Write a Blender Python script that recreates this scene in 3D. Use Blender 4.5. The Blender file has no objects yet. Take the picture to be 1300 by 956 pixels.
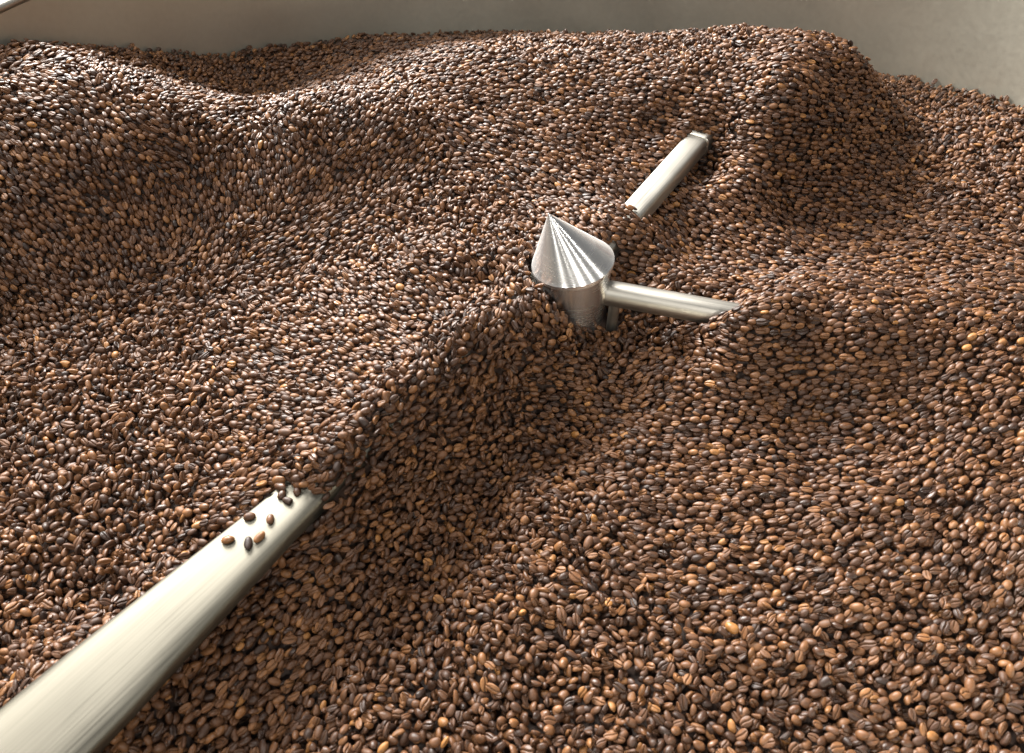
import bpy, bmesh, math, random
import numpy as np
from mathutils import Vector, Matrix, Quaternion

R = math.radians
scene = bpy.context.scene
COL = scene.collection
rng = np.random.default_rng(11)
random.seed(5)

# ------------------------------------------------------------------ camera
CAM = np.array([-0.0545, -0.530, 0.520])     # above the front edge of the tray, hub at the origin
PITCH = R(46.5)                              # looking down by this much
FPX, CX, CY = 980.0, 650.0, 433.0            # lens in pixels of the 1300 wide photograph
cd = bpy.data.cameras.new('camera')
cam = bpy.data.objects.new('camera', cd); COL.objects.link(cam)
cam.location = CAM; cam.rotation_euler = (R(90) - PITCH, 0, 0)
cd.sensor_fit = 'HORIZONTAL'; cd.sensor_width = 23.5
cd.lens = 23.5 * FPX / 1300
cd.shift_y = -(478 - CY) / 1300              # the picture runs on a little below the optical centre
cd.clip_start = 0.02; cd.clip_end = 60
cd.dof.use_dof = True; cd.dof.focus_distance = 0.74; cd.dof.aperture_fstop = 7.1
scene.camera = cam

# ------------------------------------------------------------------ light
w = bpy.data.worlds.new('World'); scene.world = w; w.use_nodes = True
bg = w.node_tree.nodes['Background']
bg.inputs[0].default_value = (0.93, 0.96, 1.0, 1); bg.inputs[1].default_value = 0.08

def area(name, loc, target, sx, sy, power, col):
    l = bpy.data.lights.new(name, 'AREA'); l.shape = 'RECTANGLE'; l.size = sx; l.size_y = sy
    l.energy = power; l.color = col
    o = bpy.data.objects.new(name, l); COL.objects.link(o)
    o.location = loc
    o.rotation_euler = (Vector(target) - Vector(loc)).to_track_quat('-Z', 'Y').to_euler()
    return o
area('window_light', (-1.3, 2.3, 1.65), (0, 0.15, 0), 1.9, 1.2, 290, (1.0, 0.96, 0.91))
for k, (x, y, z, e, w_) in enumerate([(-1.3, -1.6, 1.9, 8, .22), (-0.35, -2.4, 2.0, 1.2, .05), (0.55, -2.0, 1.9, 10, .12), (1.5, -1.4, 1.9, 2.5, .06), (2.0, -0.3, 2.0, 3, .06),
                                      (-2.1, 0.5, 2.0, 20, .16), (-2.0, -0.6, 1.9, 2, .05)]):
    area('ceiling_lamp' + ('.%03d' % k if k else ''), (x, y, z), (0, 0, 0), w_, w_, e, (1.0, 0.96, 0.90))
area('ceiling_panel_light', (-0.2, 0.9, 2.4), (0, 0.2, 0), 0.9, 0.6, 16, (1.0, 0.96, 0.91))
vs = scene.view_settings
vs.view_transform = 'Standard'; vs.look = 'None'; vs.gamma = 1.0; vs.use_curve_mapping = False
vs.exposure = 1.05
scene.cycles.max_bounces = 6

# ------------------------------------------------------------------ lens helpers, used to turn measured picture points into places on the bed
CT, ST = math.cos(PITCH), math.sin(PITCH)
def ray(px, py):
    u = CY - py
    return np.array([px - CX, FPX * CT + u * ST, -(FPX * ST - u * CT)])
def at_z(px, py, z):
    d = ray(px, py); return CAM + d * ((z - CAM[2]) / d[2])
def at_wall(px, py, r):
    d = ray(px, py)
    a = d[0]**2 + d[1]**2; b = 2 * (d[0] * CAM[0] + d[1] * CAM[1]); c = CAM[0]**2 + CAM[1]**2 - r * r
    k = (-b + math.sqrt(b * b - 4 * a * c)) / (2 * a)
    return CAM + d * k
def project(P):
    v = P - CAM
    z = v[:, 1] * CT - v[:, 2] * ST; u = v[:, 1] * ST + v[:, 2] * CT
    return CX + FPX * v[:, 0] / z, CY - FPX * u / z, z

# ------------------------------------------------------------------ materials
def new_mat(name):
    m = bpy.data.materials.new(name); m.use_nodes = True
    nt = m.node_tree; return m, nt, nt.nodes['Principled BSDF']
def nd(nt, t, **kw):
    n = nt.nodes.new(t)
    for k, v in kw.items():
        setattr(n, k, v)
    return n

def bean_material():
    m, nt, b = new_mat('roasted_bean'); L = nt.links
    at = nd(nt, 'ShaderNodeAttribute', attribute_type='INSTANCER', attribute_name='tone')
    ramp = nd(nt, 'ShaderNodeValToRGB'); cr = ramp.color_ramp
    stops = [(0.0, (0.018, 0.009, 0.006)), (0.22, (0.050, 0.022, 0.011)), (0.55, (0.106, 0.046, 0.019)),
             (0.80, (0.164, 0.073, 0.027)), (0.93, (0.215, 0.097, 0.030)), (1.0, (0.275, 0.124, 0.034))]
    cr.elements[0].position = 0; cr.elements[0].color = (*stops[0][1], 1)
    cr.elements[1].position = 1; cr.elements[1].color = (*stops[-1][1], 1)
    for p, c in stops[1:-1]:
        e = cr.elements.new(p); e.color = (*c, 1)
    L.new(at.outputs['Fac'], ramp.inputs[0])
    tc = nd(nt, 'ShaderNodeTexCoord')
    oi = nd(nt, 'ShaderNodeObjectInfo')
    add = nd(nt, 'ShaderNodeVectorMath', operation='ADD')
    sc = nd(nt, 'ShaderNodeMath', operation='MULTIPLY'); sc.inputs[1].default_value = 37.0
    L.new(oi.outputs['Random'], sc.inputs[0])
    L.new(tc.outputs['Object'], add.inputs[0]); L.new(sc.outputs[0], add.inputs[1])
    n1 = nd(nt, 'ShaderNodeTexNoise'); n1.inputs['Scale'].default_value = 260; n1.inputs['Detail'].default_value = 3
    L.new(add.outputs[0], n1.inputs['Vector'])
    mr = nd(nt, 'ShaderNodeMapRange'); mr.inputs[1].default_value = 0.3; mr.inputs[2].default_value = 0.7
    mr.inputs[3].default_value = 0.7; mr.inputs[4].default_value = 1.3
    L.new(n1.outputs['Fac'], mr.inputs[0])
    mx = nd(nt, 'ShaderNodeMix', data_type='RGBA', blend_type='MULTIPLY'); mx.inputs['Factor'].default_value = 1
    L.new(ramp.outputs[0], mx.inputs['A']); L.new(mr.outputs[0], mx.inputs['B'])
    gr = nd(nt, 'ShaderNodeAttribute', attribute_name='groove')      # silver skin left in the crease
    chaff = nd(nt, 'ShaderNodeMix', data_type='RGBA')
    chaff.inputs['B'].default_value = (0.16, 0.085, 0.042, 1)
    gm = nd(nt, 'ShaderNodeMath', operation='MULTIPLY')
    L.new(gr.outputs['Fac'], gm.inputs[0]); L.new(oi.outputs['Random'], gm.inputs[1])
    L.new(gm.outputs[0], chaff.inputs['Factor']); L.new(mx.outputs['Result'], chaff.inputs['A'])
    L.new(chaff.outputs['Result'], b.inputs['Base Color'])
    rr = nd(nt, 'ShaderNodeMapRange'); rr.inputs[3].default_value = 0.36; rr.inputs[4].default_value = 0.60
    L.new(oi.outputs['Random'], rr.inputs[0]); L.new(rr.outputs[0], b.inputs['Roughness'])
    b.inputs['Specular IOR Level'].default_value = 0.36
    n2 = nd(nt, 'ShaderNodeTexNoise'); n2.inputs['Scale'].default_value = 900; n2.inputs['Detail'].default_value = 3
    L.new(add.outputs[0], n2.inputs['Vector'])
    bp = nd(nt, 'ShaderNodeBump'); bp.inputs['Strength'].default_value = 0.35; bp.inputs['Distance'].default_value = 0.0006
    L.new(n2.outputs['Fac'], bp.inputs['Height']); L.new(bp.outputs[0], b.inputs['Normal'])
    return m

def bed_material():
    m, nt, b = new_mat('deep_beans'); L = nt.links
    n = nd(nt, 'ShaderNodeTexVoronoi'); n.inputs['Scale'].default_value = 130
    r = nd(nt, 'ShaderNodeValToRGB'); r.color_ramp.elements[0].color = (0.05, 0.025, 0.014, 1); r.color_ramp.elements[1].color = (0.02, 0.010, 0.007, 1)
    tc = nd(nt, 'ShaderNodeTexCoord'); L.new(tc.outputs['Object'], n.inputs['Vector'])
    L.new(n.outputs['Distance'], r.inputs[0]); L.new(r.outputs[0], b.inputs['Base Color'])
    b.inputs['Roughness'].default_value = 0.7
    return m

def steel_material(name, col, rough, aniso=0.0, tangent=None, scratch=(1, 1, 1), amount=0.25, bump=0.0, vary=0.22):
    m, nt, b = new_mat(name); L = nt.links
    b.inputs['Metallic'].default_value = 1.0
    tc = nd(nt, 'ShaderNodeTexCoord'); mp = nd(nt, 'ShaderNodeMapping'); mp.inputs['Scale'].default_value = scratch
    L.new(tc.outputs['Object'], mp.inputs[0])
    n = nd(nt, 'ShaderNodeTexNoise'); n.inputs['Scale'].default_value = 1.0; n.inputs['Detail'].default_value = 5
    L.new(mp.outputs[0], n.inputs['Vector'])
    n2 = nd(nt, 'ShaderNodeTexNoise'); n2.inputs['Scale'].default_value = 9; n2.inputs['Detail'].default_value = 4
    L.new(tc.outputs['Object'], n2.inputs['Vector'])
    ml = nd(nt, 'ShaderNodeMath', operation='ADD'); L.new(n.outputs['Fac'], ml.inputs[0]); L.new(n2.outputs['Fac'], ml.inputs[1])
    mr = nd(nt, 'ShaderNodeMapRange'); mr.inputs[1].default_value = 0.7; mr.inputs[2].default_value = 1.3
    mr.inputs[3].default_value = 1 - amount; mr.inputs[4].default_value = 1.0
    L.new(ml.outputs[0], mr.inputs[0])
    mx = nd(nt, 'ShaderNodeMix', data_type='RGBA', blend_type='MULTIPLY'); mx.inputs['Factor'].default_value = 1
    mx.inputs['A'].default_value = (*col, 1); L.new(mr.outputs[0], mx.inputs['B'])
    L.new(mx.outputs['Result'], b.inputs['Base Color'])
    mr2 = nd(nt, 'ShaderNodeMapRange'); mr2.inputs[1].default_value = 0.6; mr2.inputs[2].default_value = 1.4
    mr2.inputs[3].default_value = rough * (1 - vary); mr2.inputs[4].default_value = rough * (1 + vary)
    L.new(ml.outputs[0], mr2.inputs[0]); L.new(mr2.outputs[0], b.inputs['Roughness'])
    if aniso:
        b.inputs['Anisotropic'].default_value = aniso; b.inputs['Anisotropic Rotation'].default_value = 0.25
        t = nd(nt, 'ShaderNodeTangent', direction_type='UV_MAP', uv_map='UVMap') if tangent == 'UV' else nd(nt, 'ShaderNodeTangent', direction_type='RADIAL', axis='Z')
        L.new(t.outputs[0], b.inputs['Tangent'])
    if bump:
        bp = nd(nt, 'ShaderNodeBump'); bp.inputs['Strength'].default_value = bump; bp.inputs['Distance'].default_value = 0.0004
        L.new(n.outputs['Fac'], bp.inputs['Height']); L.new(bp.outputs[0], b.inputs['Normal'])
    return m

M_BEAN = bean_material(); M_BED = bed_material()
M_WALL = steel_material('brushed_tray_steel', (0.60, 0.575, 0.485), 0.48, 0.6, 'Z', (160, 160, 160), 0.08, 0.02, 0.06)
M_CONE = steel_material('turned_steel', (0.86, 0.85, 0.83), 0.27, 0.85, 'UV', (14, 14, 420), 0.07, 0.003, 0.06)
M_ARM = steel_material('satin_steel', (0.50, 0.48, 0.43), 0.44, 0.0, None, (9, 620, 620), 0.22, 0.08)
M_BLADE = steel_material('filmed_steel', (0.175, 0.166, 0.138), 0.50, 0.0, None, (9, 620, 620), 0.30, 0.10)
M_PLATE = steel_material('dull_steel', (0.40, 0.39, 0.37), 0.5)

def floor_material():
    m, nt, b = new_mat('concrete'); L = nt.links
    n = nd(nt, 'ShaderNodeTexNoise'); n.inputs['Scale'].default_value = 6; n.inputs['Detail'].default_value = 8
    r = nd(nt, 'ShaderNodeValToRGB'); r.color_ramp.elements[0].color = (0.20, 0.18, 0.14, 1); r.color_ramp.elements[1].color = (0.34, 0.31, 0.25, 1)
    L.new(n.outputs['Fac'], r.inputs[0]); L.new(r.outputs[0], b.inputs['Base Color']); b.inputs['Roughness'].default_value = 0.7
    return m

# ------------------------------------------------------------------ object helpers
def link(name, me, mat, parent=None):
    o = bpy.data.objects.new(name, me); COL.objects.link(o)
    if mat is not None:
        me.materials.clear(); me.materials.append(mat)
    if parent: o.parent = parent
    return o
def tag(o, label, cat, group=None):
    o['label'] = label; o['category'] = cat
    if group: o['group'] = group
def thing(name, label, cat, loc=(0, 0, 0)):
    o = bpy.data.objects.new(name, None); COL.objects.link(o); o.location = loc; o.empty_display_size = 0.05
    tag(o, label, cat); return o
def mesh(name, verts, faces, smooth=True):
    me = bpy.data.meshes.new(name); me.from_pydata([tuple(v) for v in verts], [], faces); me.update()
    if smooth:
        me.polygons.foreach_set('use_smooth', [True] * len(me.polygons))
    return me
def loft(rings, cap=True, closed_profile=False):
    """rings: list of equal length lists of points"""
    n = len(rings[0]); V = [p for r in rings for p in r]; F = []
    m = len(rings)
    for i in range(m if closed_profile else m - 1):
        a, b = i * n, ((i + 1) % m) * n
        for j in range(n):
            F.append((a + j, a + (j + 1) % n, b + (j + 1) % n, b + j))
    if cap and not closed_profile:
        F.append(tuple(range(n - 1, -1, -1))); F.append(tuple(range((m - 1) * n, m * n)))
    return V, F
def lathe(prof, n=160, closed=False, cap=False):
    rings = [[(r * math.cos(2 * math.pi * j / n), r * math.sin(2 * math.pi * j / n), z) for j in range(n)] for r, z in prof]
    return loft(rings, cap=cap, closed_profile=closed)
def ring_uv(me, n):
    uv = me.uv_layers.new(name='UVMap')
    for p in me.polygons:
        if len(p.vertices) != 4: continue
        js = [v % n for v in p.vertices]; wrap = max(js) - min(js) > n / 2
        for li, v, j in zip(p.loop_indices, p.vertices, js):
            uv.data[li].uv = ((j + (n if wrap and j == 0 else 0)) / n, (v // n) * 0.05)
def sharpen(o, ang=35):
    me = o.data
    bm = bmesh.new(); bm.from_mesh(me)
    bmesh.ops.recalc_face_normals(bm, faces=bm.faces)
    for e in bm.edges:
        if len(e.link_faces) == 2 and e.calc_face_angle(0) > R(ang): e.smooth = False
    bm.to_mesh(me); bm.free()

# ------------------------------------------------------------------ the setting
TR, RIM_Z, FLOOR_Z = 0.655, 0.170, -0.75
fm = mesh('floor', [(-6, -6, FLOOR_Z), (6, -6, FLOOR_Z), (6, 6, FLOOR_Z), (-6, 6, FLOOR_Z)], [(0, 1, 2, 3)], False)
fl = link('floor', fm, floor_material()); fl['kind'] = 'structure'

# ------------------------------------------------------------------ the cooling tray
tray = thing('cooling_tray', 'round brushed steel cooling tray holding the heap of coffee beans', 'cooling tray', (0, 0, FLOOR_Z))
def tz(prof): return [(r, z - FLOOR_Z) for r, z in prof]
V, F = lathe(tz([(TR, -0.10), (TR, RIM_Z), (TR + 0.003, RIM_Z), (TR + 0.003, -0.10)]), 200, closed=True)
o = link('side_wall', mesh('side_wall', V, F), M_WALL, tray); sharpen(o)
prof = [(TR + 0.002 + 0.0055 * math.cos(a), RIM_Z + 0.003 + 0.0055 * math.sin(a)) for a in np.linspace(0, 2 * math.pi, 13)[:-1]]
V, F = lathe(tz(prof), 200, closed=True)
link('rolled_rim', mesh('rolled_rim', V, F), M_ARM, tray)
V, F = lathe(tz([(0.004, -0.100), (TR + 0.02, -0.100), (TR + 0.02, -0.112), (0.004, -0.112)]), 120, closed=True)
o = link('sieve_plate', mesh('sieve_plate', V, F), M_PLATE, tray); sharpen(o)
V, F = lathe(tz([(0.56, -0.112), (0.56, FLOOR_Z), (0.57, FLOOR_Z), (0.57, -0.112)]), 120, closed=True)
o = link('pedestal', mesh('pedestal', V, F), M_PLATE, tray); sharpen(o)

# ------------------------------------------------------------------ the stirrer
ARM_Z = 0.036
st = thing('stirrer', 'steel rotary stirrer with cone topped hub and long arms half buried in beans', 'stirrer', (0, 0, -0.10))
OFF = Vector((0, 0, 0.10))
def place(o):
    o.location = OFF; return o
# cone cap: the cap sits a little askew, its tip leaning towards the long tapered arm
RIMR = 0.0375
rc = Vector((0.000, 0.000, 0.066)); tilt = Matrix.Rotation(R(-9), 3, 'Y') @ Matrix.Rotation(R(-3), 3, 'X')
tip = Vector((-0.0235, 0.001, 0.0525))
def ring(c, r, M, n=64): return [tuple(Vector(c) + M @ Vector((r * math.cos(2 * math.pi * j / n), r * math.sin(2 * math.pi * j / n), 0))) for j in range(n)]
cone_rings = [ring(tilt @ Vector((0, 0, -0.0046)), RIMR - 0.0015, tilt, 96), ring(tilt @ Vector((0, 0, -0.0030)), RIMR, tilt, 96), ring(tilt @ Vector((0, 0, 0.0002)), RIMR, tilt, 96)]
for k in np.linspace(0.012, 0.975, 16):
    cone_rings.append(ring(tip * float(k), RIMR * (1 - float(k)), tilt, 96))
cone_rings.append(ring(tip * 0.992, RIMR * 0.014, tilt, 96)); cone_rings.append(ring(tip, 0.0002, tilt, 96))
V, F = loft(cone_rings)
o = link('cone_cap', mesh('cone_cap', V, F), M_CONE, st); ring_uv(o.data, 96); sharpen(o, 25)
o.location = OFF + rc
I3 = Matrix.Identity(3)
rings = []
for k in np.linspace(0, 1, 9):
    q = tilt.to_quaternion().slerp(Quaternion(), float(k)).to_matrix()
    rings.append(ring(rc + Vector((0, 0, -0.003)) + tilt @ Vector((0, 0, -0.0015)) + Vector((-0.004, 0, -0.16)) * float(k), RIMR - 0.0016 - 0.004 * float(k), q))
V, F = loft(rings)
o = link('hub_body', mesh('hub_body', V, F), M_CONE, st); ring_uv(o.data, 64); sharpen(o); place(o)

def capsule_section(w, h, e=1.0, n=32):
    """flattened round section, w wide and h tall"""
    pts = []
    for j in range(n):
        a = 2 * math.pi * j / n
        cx, sx = math.cos(a), math.sin(a)
        pts.append((0.5 * w * math.copysign(abs(cx) ** e, cx), 0.5 * h * math.copysign(abs(sx) ** e, sx)))
    return pts
def arm(ang, secs, name='arm', z=ARM_Z, off=0.0, square=1.0, mat=None):
    """secs: (distance from the hub, width, height, z offset)"""
    d, s, up = Vector((1, 0, 0)), Vector((0, 1, 0)), Vector((0, 0, 1))      # built along its own length, then turned
    rings = [[tuple(d * r + up * (z + dz) + s * (a + off) + up * b) for a, b in capsule_section(w, h, square)] for r, w, h, dz in secs]
    V, F = loft(rings)
    o = link(name, mesh(name, V, F), mat or M_ARM, st); sharpen(o, 50); place(o); o.rotation_euler.z = R(ang)
    return o
ARMS = [  # angle, (distance from the hub, width, height, drop), sideways offset, squareness of the section
    (-15.5, [(0.022, .0235, .0235, 0), (0.10, .0235, .0235, 0), (0.15, .0235, .0235, 0), (0.30, .0235, .0235, -.03), (0.56, .0235, .0235, -.06)], 0, 1.0),
    (57.0, [(0.022, .0255, .0215, 0), (0.20, .0265, .0215, 0), (0.285, .0270, .0215, 0), (0.33, .0270, .0215, 0), (0.42, .0270, .0215, -.02), (0.52, .0270, .0215, -.05)], 0, 0.45),
    (-127.0, [(0.010, .0240, .0235, 0), (0.24, .0290, .0220, .0), (0.33, .037, .020, .0), (0.47, .062, .018, .0), (0.61, .076, .016, .0)], -.0275, 0.55),
    (165.0, [(0.022, .0235, .0235, 0), (0.05, .0235, .0235, -.002), (0.12, .0235, .0235, -.03), (0.25, .0235, .0235, -.065), (0.56, .0235, .0235, -.07)], 0, 1.0)]
arm_objs = []
for a, secs, off_, sq in ARMS:
    arm_objs.append(arm(a, secs, off=off_, square=sq, mat=M_BLADE if off_ else None))
arm_objs[2]['label'] = 'wide dull arm flaring into a flat blade'
# fittings: weld collars at the hub, sleeve on the back arm, stub under the side arm
def sleeve(ang, r0, r1, w, h, parent, name='collar', z=ARM_Z, e=1.0):
    d = Vector((math.cos(R(ang)), math.sin(R(ang)), 0)); s = Vector((-d.y, d.x, 0)); up = Vector((0, 0, 1))
    rings = [[tuple(d * r + up * z + s * a * k + up * b * k) for a, b in capsule_section(w, h, e)] for r, k in ((r0, .93), (r0 + .0012, 1), (r1 - .0012, 1), (r1, .93))]
    V, F = loft(rings); o = link(name, mesh(name, V, F), M_ARM, parent); sharpen(o, 40); return o
sleeve(0, 0.026, 0.0335, .0275, .0275, arm_objs[0])
sleeve(0, 0.283, 0.306, .0300, .0250, arm_objs[1], 'sleeve', e=0.45)
def stub(ang, r, rad, z0, z1, parent, name='paddle_post'):
    c = Vector((math.cos(R(ang)) * r, math.sin(R(ang)) * r, 0))
    rings = [ring(c + Vector((0, 0, z)), rad, I3, 20) for z in (z0, z1)]
    V, F = loft(rings); o = link(name, mesh(name, V, F), M_ARM, parent); sharpen(o, 40); return o
stub(-6.5, 0.043, 0.0050, -0.08, 0.034, arm_objs[0])

# ------------------------------------------------------------------ the relief of the bean bed: (picture x, picture y, height)
HP = [
 # flat bed on the left and the front
 (0,956,.0),(220,956,.0),(420,956,-.012),(650,956,-.012),(950,956,-.002),(1300,956,.012),
 (0,860,.0),(0,720,.0),(0,600,.0),(0,480,.0),(120,650,.0),(150,780,.002),(140,520,.003),(150,430,.004),(260,700,.006),(240,600,.008),
 # swell left of the furrow
 (300,500,.020),(400,460,.032),(480,400,.040),(330,420,.020),(300,590,.022),(540,360,.044),
 # the low bed right of it
 (715,410,.010),(745,412,.008),(775,418,.002),(820,430,-.006),(700,500,-.014),(650,620,-.014),(600,750,-.012),(800,560,-.008),(850,700,-.006),
 # ridge over the side arm
 (930,392,.062),(880,420,.030),(850,450,.010),(800,515,-.010),(900,490,.020),(1000,398,.070),(1120,398,.069),(1300,408,.064),
 (1000,480,.026),(1150,500,.032),(1300,540,.042),(950,560,.006),(1100,640,.018),(1300,680,.034),(1000,800,.004),(1200,800,.016),
 (850,375,.026),(800,350,.024),
 # hollow behind it
 (940,350,.012),(1000,340,.010),(1120,335,.014),(1300,320,.022),(1250,220,.022),(1000,300,.010),(1120,290,.006),(860,320,.014),
 # behind and left of the hub
 (640,290,.050),(600,320,.052),(700,250,.046),(560,300,.044),(500,330,.036),
 # hill on the left
 (0,395,.002),(100,378,.003),(200,345,.010),(350,295,.022),(480,265,.032),(560,240,.042),
 (0,300,.046),(100,280,.048),(200,260,.046),(0,210,.092),(110,200,.095),(220,210,.072),
 (0,145,.122),(110,150,.118),(200,160,.105),(250,168,.090),(0,82,.142),(120,88,.136),(220,110,.100),
 (350,240,.046),(450,215,.050),(300,180,.074),(360,155,.090),(420,138,.092),(500,148,.082),(540,190,.058),
 # long back ridge, dark hollow behind it
 (475,112,.074),(560,88,.078),(650,76,.078),(740,70,.078),(820,71,.084),(600,140,.066),(700,130,.066),(620,210,.050),(720,190,.050),
 (350,92,.002),(300,110,.022),(260,100,.044),(420,76,.004),(480,64,.012),(345,125,.034),(410,104,.030),(470,88,.036),
 # hill on the right
 (1030,52,.124),(970,66,.118),(1080,68,.110),(900,95,.094),(945,108,.102),(850,110,.080),(900,122,.082),(932,160,.070),(905,186,.036),(1000,120,.110),(895,150,.064),(1110,100,.078),
 (1100,170,.050),(1040,200,.050),(965,185,.066),(1000,240,.026),(920,235,.036),(1100,225,.022),
 (1165,140,.016),(1168,200,.010),(1110,258,.006),(1010,272,.008),(900,272,.018),(850,262,.024),
 (835,190,.042),(860,160,.056),(1230,150,.030)]
WP = [(0,50),(90,55),(200,62),(330,53),(450,46),(560,43),(650,42),(800,49),(900,58),(1000,76),(1130,92),(1200,107),(1300,132)]   # beans against the wall
AP = []      # beans heaped over the arms and scraped away beside them: arm angle, distance from the hub, to its left side, height
for r in (.045, .07, .10, .13, .16, .19, .22, .25, .28):
    AP += [(-127, r, -.050, .046), (-127, r, -.016, .060), (-127, r, .012, .062), (-127, r, .040, .006 if r > .08 else .03), (-127, r, .070, -.034 if r > .08 else -.004)]
AP += [(-127, .31, -.03, .044), (-127, .31, 0, .050), (-127, .31, .03, .020)]
for r in (.35, .40, .45, .50, .55, .60):
    AP += [(-127, r, -.042, .028), (-127, r, 0, .022), (-127, r, .034, .002), (-127, r, .066, -.018)]
AP += [(57, .06, 0, .060), (57, .09, 0, .060), (57, .115, 0, .054), (57, .08, -.05, .034), (57, .07, .03, .052)]
for r in (.15, .19, .23, .28):
    AP += [(57, r, .030, .036), (57, r, 0, .028), (57, r, -.030, .022)]
AP += [(165, .05, 0, .068), (190, .052, 0, .068), (210, .052, 0, .066), (140, .052, 0, .062), (165, .075, 0, .062), (165, .10, 0, .056), (165, .06, .03, .052), (165, .06, -.03, .052), (165, .15, 0, .050)]
AP += [(-15.5, .07, -.03, .002), (-15.5, .11, -.03, -.004), (-15.5, .07, .03, .024), (-15.5, .11, .03, .026), (-15.5, .165, 0, .064), (-15.5, .22, 0, .064), (-15.5, .28, 0, .060), (-15.5, .135, 0, .012)]
def arm_pt(a, r, sd, z):
    if a == -127: sd -= .0275 * min(1, r / .12)
    d = (math.cos(R(a)), math.sin(R(a))); return np.array([d[0] * r - d[1] * sd, d[1] * r + d[0] * sd, z])
P = [arm_pt(*q) for q in AP] + [at_z(*h) for h in HP] + [at_wall(x, y, TR) for x, y in WP]
for a in range(0, 360, 12):                       # the part of the bed the picture does not show
    for r in (0.64, 0.45):
        p = np.array([[r * math.cos(R(a)), r * math.sin(R(a)), 0.0]])
        x, y, z = project(p)
        if z[0] < 0.05 or x[0] < -120 or x[0] > 1420 or y[0] > 1080:
            P.append(np.array([p[0, 0], p[0, 1], 0.03 if p[0, 1] > 0.1 else 0.005]))
P = np.array(P)
def tps(r2): return np.where(r2 > 1e-12, 0.5 * r2 * np.log(np.maximum(r2, 1e-12)), 0)
def fit_tps(P, lam):
    n = len(P); D = ((P[:, None, :2] - P[None, :, :2])**2).sum(-1)
    A = np.zeros((n + 3, n + 3)); A[:n, :n] = tps(D) + lam * np.eye(n)
    A[:n, n] = 1; A[:n, n+1:] = P[:, :2]; A[n, :n] = 1; A[n+1:, :n] = P[:, :2].T
    return np.linalg.solve(A, np.concatenate([P[:, 2], [0, 0, 0]]))
W = fit_tps(P, 6e-5)
G = 0.005; GN_ = 265
gx = (np.arange(GN_) - GN_ // 2) * G
XX, YY = np.meshgrid(gx, gx)                       # row = y
def eval_tps(x, y):
    out = np.zeros(x.shape)
    for i in range(0, x.size, 4000):
        xs, ys = x.ravel()[i:i+4000], y.ravel()[i:i+4000]
        D = (xs[:, None] - P[None, :, 0])**2 + (ys[:, None] - P[None, :, 1])**2
        out.ravel()[i:i+4000] = tps(D) @ W[:-3] + W[-3] + W[-2] * xs + W[-1] * ys
    return out
ZZ = np.clip(eval_tps(XX, YY), -0.05, 0.15)
# small unevenness of poured beans
def smooth_noise(cell, seed):
    r = np.random.default_rng(seed); m = int(1.4 / cell) + 4
    g = r.normal(size=(m, m)); fx = (XX + 0.68) / cell; fy = (YY + 0.68) / cell
    i, j = np.floor(fy).astype(int), np.floor(fx).astype(int); a, b = fy - i, fx - j
    a = a * a * (3 - 2 * a); b = b * b * (3 - 2 * b)
    return (g[i, j] * (1-a) * (1-b) + g[i+1, j] * a * (1-b) + g[i, j+1] * (1-a) * b + g[i+1, j+1] * a * b)
FA = np.array([math.cos(R(-127)), math.sin(R(-127))])
FS = XX * -FA[1] + YY * FA[0] + 0.0275; FR = XX * FA[0] + YY * FA[1]
furrow = np.exp(-((FS - 0.022) / 0.030)**2) * np.clip((FR - 0.06) / 0.04, 0, 1) * np.clip((0.36 - FR) / 0.05, 0, 1)
ZZ += 0.0020 * smooth_noise(0.045, 1) + 0.0013 * smooth_noise(0.02, 2) + furrow * (0.0050 * smooth_noise(0.026, 3) + 0.0030 * smooth_noise(0.015, 4))
DY, DX = np.gradient(ZZ, G)
def samp(A, x, y):
    fx = np.clip((x - gx[0]) / G, 0, GN_ - 1.001); fy = np.clip((y - gx[0]) / G, 0, GN_ - 1.001)
    i, j = fy.astype(int), fx.astype(int); a, b = fy - i, fx - j
    return A[i, j] * (1-a) * (1-b) + A[i+1, j] * a * (1-b) + A[i, j+1] * (1-a) * b + A[i+1, j+1] * a * b

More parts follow.
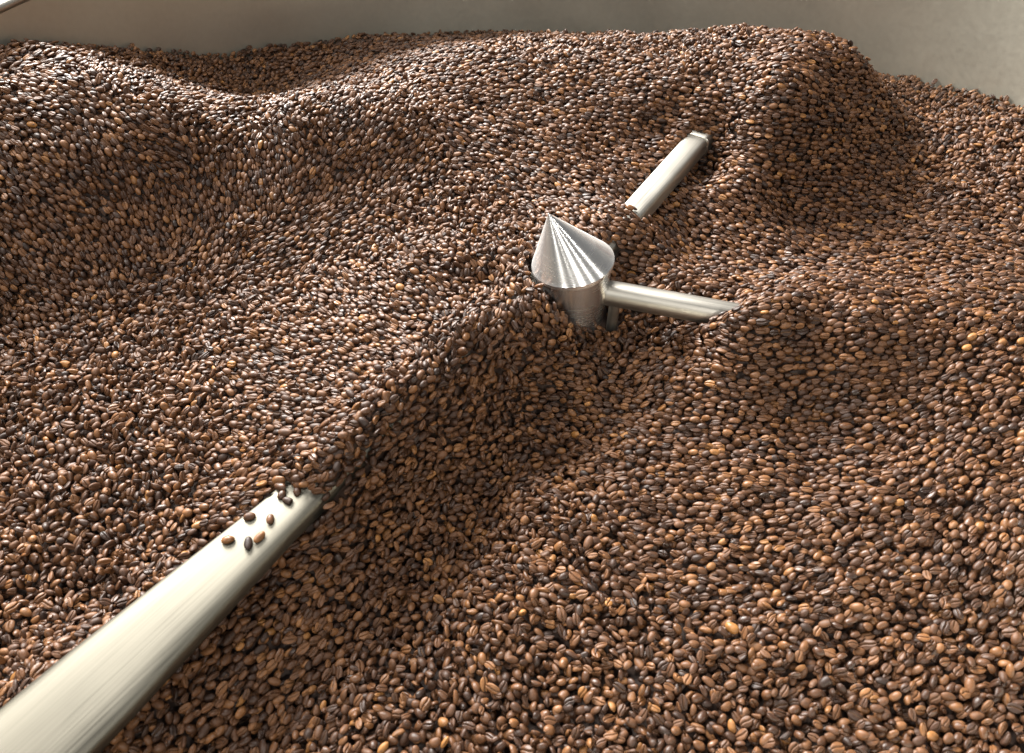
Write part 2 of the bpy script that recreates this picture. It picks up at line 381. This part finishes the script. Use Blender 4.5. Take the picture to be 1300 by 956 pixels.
# ------------------------------------------------------------------ how the stirring has combed the beans: (picture x, y, direction x, y, strength)
FP = [
 (40,250,1,1.5,1),(120,250,1,1.9,1),(200,260,.45,1,1),(260,250,.25,1,1),(330,230,.05,1,1),(400,220,-.2,1,1),(460,200,-.35,1,.9),(520,200,-.6,.8,.8),
 (40,330,1,1.6,1),(150,320,.4,1,1),(250,310,-.4,1,.9),(350,310,-1,.5,.9),(430,280,-1,.6,.8),(60,380,1,.6,.5),(200,370,1,-.3,.4),
 (60,110,1,.25,1),(60,75,1,-.4,1),(150,90,1,-.15,1),(250,130,1,.05,1),(200,190,1,1.1,1),(300,100,1,-.45,1),(400,80,1,-.35,1),(520,65,1,-.2,.8),
 (400,130,1,-.35,.7),(380,160,.4,1,.6),(600,100,1,-.12,.9),(750,110,1,.08,.9),(600,180,1,.3,.8),(700,170,1,.15,1),(850,130,1,.1,1),(700,60,1,0,.2),(880,65,1,.2,.2),
 (1000,90,1,.25,1),(1000,150,1,.45,1),(1060,200,1,.7,1),(950,230,1,.5,1),(1100,140,1,.6,.9),(1150,120,1,-.35,.7),(1180,200,1,-.25,.5),(1250,150,1,-.5,.1),(1280,240,1,-.2,.2),
 (1200,280,1,-.05,.6),(1000,320,1,.25,.9),(900,290,1,.3,.9),(800,300,1,.5,1),(740,290,1,.8,1),(690,240,1,.5,.7),(1150,350,1,0,.7),
 (610,270,1,0,.05),(560,270,1,0,.1),(650,310,1,0,.05),(640,350,.3,1,.4),
 (450,370,1,.4,.9),(530,360,1,.3,.7),(380,440,1,.15,.9),(480,450,1,.25,.9),(350,540,1,-.1,.9),(330,600,1,-.4,.9),(420,540,1,-.2,.9),(300,400,1,.2,.5),
 (560,480,-.4,1,.45),(500,550,-.5,1,.45),(620,420,0,1,.45),(680,400,.3,1,.5),(420,630,-.7,1,.45),
 (600,600,1,.1,.5),(700,500,1,.05,.7),(800,520,1,-.05,.8),(830,480,1,-.7,.9),(900,440,1,-.5,1),(1000,440,1,-.3,1),(1100,440,1,-.3,1),(1250,450,1,-.5,1),
 (900,600,1,-.08,.9),(1050,600,1,-.15,.9),(1200,600,1,-.6,1),(1270,700,.8,-1,.9),(1100,720,1,-.35,.7),(900,720,1,-.1,.6),(1000,840,1,-.2,.4),(1200,850,1,-.7,.5),
 (650,720,1,0,.3),(600,840,1,0,.1),(350,800,1,-1,.6),(450,720,1,-.8,.5),(800,860,1,0,.2),
 (100,480,1,0,0),(60,600,1,0,0),(150,700,1,0,0),(60,820,1,0,0),(220,560,1,0,.1),(200,450,1,0,.1),(800,420,1,-.6,.3)]
def bed_at(px, py):
    z = 0.03
    for _ in range(12):
        p = at_z(px, py, z); z = 0.5 * z + 0.5 * float(samp(ZZ, p[0:1], p[1:2])[0])
    return at_z(px, py, z)
FL = []
for x, y, dx, dy, s in FP:
    l = math.hypot(dx, dy); a = bed_at(x - 4 * dx / l, y - 4 * dy / l); b = bed_at(x + 4 * dx / l, y + 4 * dy / l)
    t = math.atan2(b[1] - a[1], b[0] - a[0]); c = (a + b) / 2
    FL.append((c[0], c[1], math.cos(2 * t), math.sin(2 * t), s))
FL = np.array(FL)
def flow(x, y):
    D = (x[:, None] - FL[None, :, 0])**2 + (y[:, None] - FL[None, :, 1])**2
    wt = 1 / (D + 2e-4)**2.0; wt /= wt.sum(1, keepdims=True)
    c, s = wt @ (FL[:, 2] * FL[:, 4]), wt @ (FL[:, 3] * FL[:, 4])
    return 0.5 * np.arctan2(s, c), np.minimum(1.25 * np.hypot(c, s), 1.0)

# ------------------------------------------------------------------ bean meshes
NVAR = 21
def bean_mesh(k):
    r = random.Random(100 + k)
    asp = 1.22 + 0.48 * k / (NVAR - 1)
    L = r.uniform(7.5, 8.7) * (asp / 1.5)**0.45 / 2000; Wd = L / asp; T = Wd * r.uniform(.86, 1.02)
    lump = [(r.uniform(-1, 1), r.uniform(-1, 1), r.uniform(-1, 1), r.uniform(2, 4), r.uniform(0, 6)) for _ in range(4)]
    chip = k % 7 == 3; chx = r.uniform(.35, .6)
    nu, nv = 26, 22                                   # along the bean, around it
    V, F, gv = [], [], []
    ang = list(np.linspace(0, math.pi, 9)[:-1]) + [math.pi + x for x in (0, .55, 1.0, 1.25, 1.38, 1.47, 1.5708, 1.67, 1.76, 1.89, 2.14, 2.59)]
    nv = len(ang)
    bend = r.uniform(-.35, .35); sk = r.uniform(-.12, .12); ph = r.uniform(-1, 1); dep = r.uniform(.0008, .0012); flat = r.uniform(.18, .34)
    def pt(u, a):
        x = -math.cos(u); q = max(math.sin(u), 0) ** 0.86
        y = math.cos(a) * q; z = math.sin(a)
        yy = y * Wd * (1 + sk * x)
        if z >= 0: zz = z * T * q * (1 - .10 * x * ph)
        else: zz = z * T * flat * q
        g = 0.0
        if z < 0:
            s = 0.16 * math.sin(2.2 * x + ph) * q
            g = math.exp(-((y - s) / 0.11)**2) * min(1, 2.2 * q)
            zz += g * dep
            zz -= 0.0003 * math.exp(-((abs(y - s) - .33) / .2)**2) * q
        f_ = 1 + sum(.028 * math.sin(w_ * (ax_ * x + ay_ * y + az_ * z) + ph_) for ax_, ay_, az_, w_, ph_ in lump)
        xl = x * L * f_
        if chip and xl > chx * L: xl = chx * L + (xl - chx * L) * .12 + .0003 * math.sin(9 * y + 5 * z)
        return (xl, yy * f_, zz * f_ + bend * .0010 * x * x), g
    V.append(pt(0.0, 0)[0]); gv.append(0)
    for i in range(1, nu):
        u = math.pi * i / nu
        for a in ang:
            p, g = pt(u, a); V.append(p); gv.append(g)
    V.append(pt(math.pi, 0)[0]); gv.append(0)
    for j in range(nv):
        F.append((0, 1 + (j + 1) % nv, 1 + j))
        e = 1 + (nu - 2) * nv; F.append((len(V) - 1, e + j, e + (j + 1) % nv))
    for i in range(nu - 2):
        for j in range(nv):
            a, b = 1 + i * nv, 1 + (i + 1) * nv
            F.append((a + j, a + (j + 1) % nv, b + (j + 1) % nv, b + j))
    # to the middle of its thickness
    V = [(x, y, z - T * 0.36) for x, y, z in V]
    me = mesh('coffee_bean', V, F)
    bm = bmesh.new(); bm.from_mesh(me); bmesh.ops.recalc_face_normals(bm, faces=bm.faces); bm.to_mesh(me); bm.free()
    me.polygons.foreach_set('use_smooth', [True] * len(me.polygons))
    at = me.attributes.new('groove', 'FLOAT', 'POINT'); at.data.foreach_set('value', gv)
    me.materials.append(M_BEAN)
    return me, L, Wd
VARS = [bean_mesh(k) for k in range(NVAR)]
AX = np.array([v[1] for v in VARS]); BX = np.array([v[2] for v in VARS])

# ------------------------------------------------------------------ settle the beans, layer over layer
def scatter(off, n, fill, seed):
    r = np.random.default_rng(seed)
    rad = (TR - 0.004) * np.sqrt(r.random(n)); a = 2 * math.pi * r.random(n)
    x, y = rad * np.cos(a), rad * np.sin(a)
    z = samp(ZZ, x, y); dx, dy = samp(DX, x, y), samp(DY, x, y)
    th, s = flow(x, y)
    sp = np.where(s > .15, 1.05 * (1 - s)**1.1 + .10, 9.0)
    th = th + r.normal(size=n) * sp
    lean = np.clip(s, 0, 1) * 0.35                # long beans settle along the drag of the arms
    var = np.minimum(((lean + (1 - lean) * r.random(n)) * NVAR).astype(int), NVAR - 1)
    keep = []; cell = 0.0105; grid = {}
    A, B = AX[var] * fill, BX[var] * fill
    X, Y, Z, T, AA, BB = x.tolist(), y.tolist(), z.tolist(), th.tolist(), A.tolist(), B.tolist()
    atan2, cos, sin, hyp = math.atan2, math.cos, math.sin, math.sqrt
    for i in range(n):
        ci, cj = int((X[i] + 1) / cell), int((Y[i] + 1) / cell); ok = True
        for p in (ci - 1, ci, ci + 1):
            for q in (cj - 1, cj, cj + 1):
                for j in grid.get((p, q), ()):
                    ex, ey, ez = X[i] - X[j], Y[i] - Y[j], Z[i] - Z[j]
                    d = hyp(ex * ex + ey * ey + ez * ez)
                    if d > AA[i] + AA[j]: continue
                    if d < BB[i] + BB[j]: ok = False; break
                    t = atan2(ey, ex)
                    c1, s1 = cos(t - T[i]), sin(t - T[i]); c2, s2 = cos(t - T[j]), sin(t - T[j])
                    r1 = AA[i] * BB[i] / hyp((BB[i] * c1)**2 + (AA[i] * s1)**2)
                    r2 = AA[j] * BB[j] / hyp((BB[j] * c2)**2 + (AA[j] * s2)**2)
                    if d < r1 + r2: ok = False; break
                if not ok: break
            if not ok: break
        if ok:
            keep.append(i); grid.setdefault((ci, cj), []).append(i)
    k = np.array(keep); m = len(k)
    nrm = np.stack([-dx[k], -dy[k], np.ones(m)], 1); nrm /= np.linalg.norm(nrm, axis=1, keepdims=True)
    jit = r.normal(size=m) * (0.0018 - 0.0005 * s[k]) + off
    pos = np.stack([x[k], y[k], z[k]], 1) + nrm * jit[:, None]
    return pos, nrm, th[k], s[k], var[k]
parts = [scatter(0.0, 250000, 0.85, 21), scatter(-0.0031, 190000, 0.83, 22), scatter(-0.0062, 140000, 0.83, 23)]
POS = np.concatenate([p[0] for p in parts]); NRM = np.concatenate([p[1] for p in parts]); TH = np.concatenate([p[2] for p in parts])
STR = np.concatenate([p[3] for p in parts]); VAR = np.concatenate([p[4] for p in parts])
LAY = np.concatenate([np.full(len(p[0]), i) for i, p in enumerate(parts)])
# nothing inside the steel
ad = np.array([math.cos(R(-127)), math.sin(R(-127))]); an = np.array([-ad[1], ad[0]])
keep = np.ones(len(POS), bool)
for ang, secs, off_, sq in ARMS:
    d = np.array([math.cos(R(ang)), math.sin(R(ang))]); s = np.array([-d[1], d[0]])
    al = POS[:, :2] @ d; ac = POS[:, :2] @ s - off_
    rr = [q[0] for q in secs]
    w_ = np.interp(al, rr, [q[1] for q in secs]); h_ = np.interp(al, rr, [q[2] for q in secs]); zz_ = ARM_Z + np.interp(al, rr, [q[3] for q in secs])
    inside = (al > 0.0) & (al < rr[-1] + .004) & ((ac / (w_ / 2 + .0038))**2 + ((POS[:, 2] - zz_) / (h_ / 2 + .0030))**2 < 1)
    keep &= ~inside
hz = np.clip((POS[:, 2] + 0.05) / 0.11, 0, 1)
rad_h = np.where(POS[:, 2] < 0.066, 0.028 + 0.008 * hz, np.maximum(RIMR * (1 - (POS[:, 2] - 0.067) / 0.052), 0)) + 0.004
keep &= np.hypot(POS[:, 0] + 0.44 * np.maximum(POS[:, 2] - 0.067, 0), POS[:, 1]) > rad_h
keep &= ~((POS[:, 2] > 0.075) & (np.hypot(POS[:, 0], POS[:, 1]) < 0.045))
d2 = np.hypot(POS[:, 0] - 0.043 * math.cos(R(-22)), POS[:, 1] - 0.043 * math.sin(R(-22)))
keep &= ~((d2 < 0.010) & (POS[:, 2] < 0.04))
keep &= np.hypot(POS[:, 0], POS[:, 1]) < TR - 0.0045
POS, NRM, TH, STR, VAR, LAY = POS[keep], NRM[keep], TH[keep], STR[keep], VAR[keep], LAY[keep]
sp = []
for _ in range(600):                      # loose beans lying on the blade, none over another
    a_, c_ = 0.296 + 0.07 * rng.random()**3.0, (rng.random() - .5) * .032
    if len(sp) < 13 and all(math.hypot(a_ - q[0], c_ - q[1]) > .0072 for q in sp): sp.append((a_, c_))
nl = len(sp); al = np.array([q[0] for q in sp]); ac = np.array([q[1] for q in sp]) - .0275
lp = np.stack([ad[0] * al + an[0] * ac, ad[1] * al + an[1] * ac, np.full(nl, ARM_Z + .0118)], 1)
POS = np.concatenate([POS, lp]); NRM = np.concatenate([NRM, np.tile([0., 0., 1.], (nl, 1))]); TH = np.concatenate([TH, rng.random(nl) * 6])
STR = np.concatenate([STR, np.ones(nl)]); VAR = np.concatenate([VAR, rng.integers(0, NVAR, nl)]); LAY = np.concatenate([LAY, np.full(nl, 9)])
N = len(POS)
# how each bean lies: mostly flat, crease up or back up, more rolled over where nothing has combed them
up_side = rng.random(N) < 0.58                                     # rounded back upwards
calm = np.clip(1 - STR, 0, 1)
roll = rng.normal(size=N) * (0.42 + 0.50 * calm); pitch = rng.normal(size=N) * (0.22 + 0.40 * calm)
loose = rng.random(N) < 0.05 + 0.08 * calm; roll = np.where(loose, rng.random(N) * 3 - 1.5, roll); pitch = np.where(loose, rng.normal(size=N) * .8, pitch)
roll[LAY == 9] *= 0.3; pitch[LAY == 9] = 0; up_side[LAY == 9] = True
QUAT = np.zeros((N, 4)); SCL = np.clip(rng.normal(1.0, 0.09, N), .78, 1.22)
for i in range(N):
    n = Vector(NRM[i]); d = Vector((math.cos(TH[i]), math.sin(TH[i]), 0)); d = (d - n * d.dot(n)).normalized(); s = n.cross(d)
    Mx = Matrix((d, s, n)).transposed()
    q = Mx.to_quaternion() @ Quaternion((0, 1, 0), pitch[i]) @ Quaternion((1, 0, 0), roll[i] + (0 if up_side[i] else math.pi))
    if rng.random() < .5: q = q @ Quaternion((0, 0, 1), math.pi)
    QUAT[i] = q
TONE = np.clip(rng.beta(1.7, 2.2, N) * 0.92, 0, 1); ex = rng.random(N)
TONE = np.where(ex < 0.010, rng.uniform(.88, 1.0, N), TONE)

# the 300 that show largest are objects of their own
px, py, pz = project(POS)
vis = (px > 6) & (px < 1294) & (py < 862) & (py > 300) & (LAY == 0) & (pz > 0.05)
side = POS[:, :2] @ an + 0.0275; along = POS[:, :2] @ ad
vis &= ~((np.abs(side) < 0.040) & (along > 0.2))
cand = np.where(vis)[0]
size = AX[VAR[cand]] * SCL[cand] / pz[cand]
on_arm = np.where(LAY == 9)[0]
single = np.concatenate([on_arm, cand[np.argsort(-size)[:300 - len(on_arm)]]])
GROUP = 'loose coffee beans on top of the bed'
protos = [bpy.data.objects.new('coffee_bean', v[0]) for v in VARS]
for i in single:
    o = protos[VAR[i]].copy(); o.name = 'coffee_bean'
    COL.objects.link(o)
    o.location = POS[i]; o.rotation_mode = 'QUATERNION'; o.rotation_quaternion = QUAT[i]; o.scale = (SCL[i],) * 3
    t = float(TONE[i]); o['tone'] = t
    col = ['nearly black', 'dark brown', 'chocolate brown', 'chestnut brown', 'light brown', 'orange brown'][int(np.searchsorted([.18, .34, .48, .64, .86], t))]
    asp = AX[VAR[i]] / BX[VAR[i]]; shp = 'slender' if asp > 1.56 else 'plump' if asp < 1.40 else 'oval'
    lie = 'back up' if up_side[i] else 'crease up'
    big = 'large' if SCL[i] > 1.12 else 'small' if SCL[i] < .97 else ''
    dv = abs(math.degrees(TH[i] - R(-127)) % 180 - 90)
    way = 'lengthwise' if dv > 60 else 'crosswise' if dv < 30 else 'aslant'
    where = 'left' if side[i] < 0 else 'right'
    tag(o, f'{big} {shp} {col} coffee bean, {lie}, lying {way}, {where} of the wide arm'.strip() if LAY[i] != 9 else f'{big} {shp} {col} coffee bean resting {way} on top of the wide steel arm'.strip(), 'coffee bean', GROUP)
rest = np.ones(N, bool); rest[single] = False

# the rest: one mass of beans, instanced on points, over the packed beans below
bx = np.hypot(XX, YY) < TR - 0.001
idx = -np.ones(XX.shape, int); vv = []
for i in range(GN_):
    for j in range(GN_):
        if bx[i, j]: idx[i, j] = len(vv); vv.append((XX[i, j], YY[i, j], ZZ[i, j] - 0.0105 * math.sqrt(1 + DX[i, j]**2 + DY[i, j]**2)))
ff = []
for i in range(GN_ - 1):
    for j in range(GN_ - 1):
        q = (idx[i, j], idx[i, j+1], idx[i+1, j+1], idx[i+1, j])
        if min(q) >= 0: ff.append(q)
nb = len(vv)
me = bpy.data.meshes.new('coffee_bean_bed')
me.from_pydata(vv + [tuple(p) for p in POS[rest]], [], ff); me.update()
me.polygons.foreach_set('use_smooth', [True] * len(me.polygons))
nr = int(rest.sum()); tot = nb + nr
def put(name, typ, key, arr):
    a = me.attributes.new(name, typ, 'POINT'); a.data.foreach_set(key, np.ascontiguousarray(arr).ravel())
put('is_bean', 'BOOLEAN', 'value', np.r_[np.zeros(nb, bool), np.ones(nr, bool)])
put('tone', 'FLOAT', 'value', np.r_[np.zeros(nb), TONE[rest]].astype(np.float32))
put('size', 'FLOAT', 'value', np.r_[np.zeros(nb), SCL[rest]].astype(np.float32))
put('shape', 'INT', 'value', np.r_[np.zeros(nb, np.int32), VAR[rest].astype(np.int32)])
put('turn', 'QUATERNION', 'value', np.concatenate([np.tile([1, 0, 0, 0], (nb, 1)), QUAT[rest]]).astype(np.float32))
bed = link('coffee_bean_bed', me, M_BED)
bed['kind'] = 'stuff'
tag(bed, 'deep heap of dark roasted coffee beans filling the round steel tray', 'coffee beans')
pc = bpy.data.collections.new('bean_shapes')
for k, o in enumerate(protos):
    o.name = 'bean_shape_%02d' % k; pc.objects.link(o)
ng = bpy.data.node_groups.new('bean_scatter', 'GeometryNodeTree')
ng.interface.new_socket('Geometry', in_out='INPUT', socket_type='NodeSocketGeometry')
ng.interface.new_socket('Geometry', in_out='OUTPUT', socket_type='NodeSocketGeometry')
gi, go = ng.nodes.new('NodeGroupInput'), ng.nodes.new('NodeGroupOutput')
ci = ng.nodes.new('GeometryNodeCollectionInfo'); ci.inputs['Collection'].default_value = pc
ci.inputs['Separate Children'].default_value = True; ci.inputs['Reset Children'].default_value = True
ip = ng.nodes.new('GeometryNodeInstanceOnPoints'); ip.inputs['Pick Instance'].default_value = True
def attr(name, t):
    n = ng.nodes.new('GeometryNodeInputNamedAttribute'); n.data_type = t; n.inputs['Name'].default_value = name
    return n.outputs['Attribute']
GL = ng.links
GL.new(gi.outputs[0], ip.inputs['Points']); GL.new(ci.outputs[0], ip.inputs['Instance'])
GL.new(attr('is_bean', 'BOOLEAN'), ip.inputs['Selection']); GL.new(attr('shape', 'INT'), ip.inputs['Instance Index'])
GL.new(attr('turn', 'QUATERNION'), ip.inputs['Rotation']); GL.new(attr('size', 'FLOAT'), ip.inputs['Scale'])
jg = ng.nodes.new('GeometryNodeJoinGeometry')
GL.new(gi.outputs[0], jg.inputs[0]); GL.new(ip.outputs[0], jg.inputs[0]); GL.new(jg.outputs[0], go.inputs[0])
md = bed.modifiers.new('beans', 'NODES'); md.node_group = ng
print('beans', N, 'layers', [int((LAY == k).sum()) for k in range(3)])
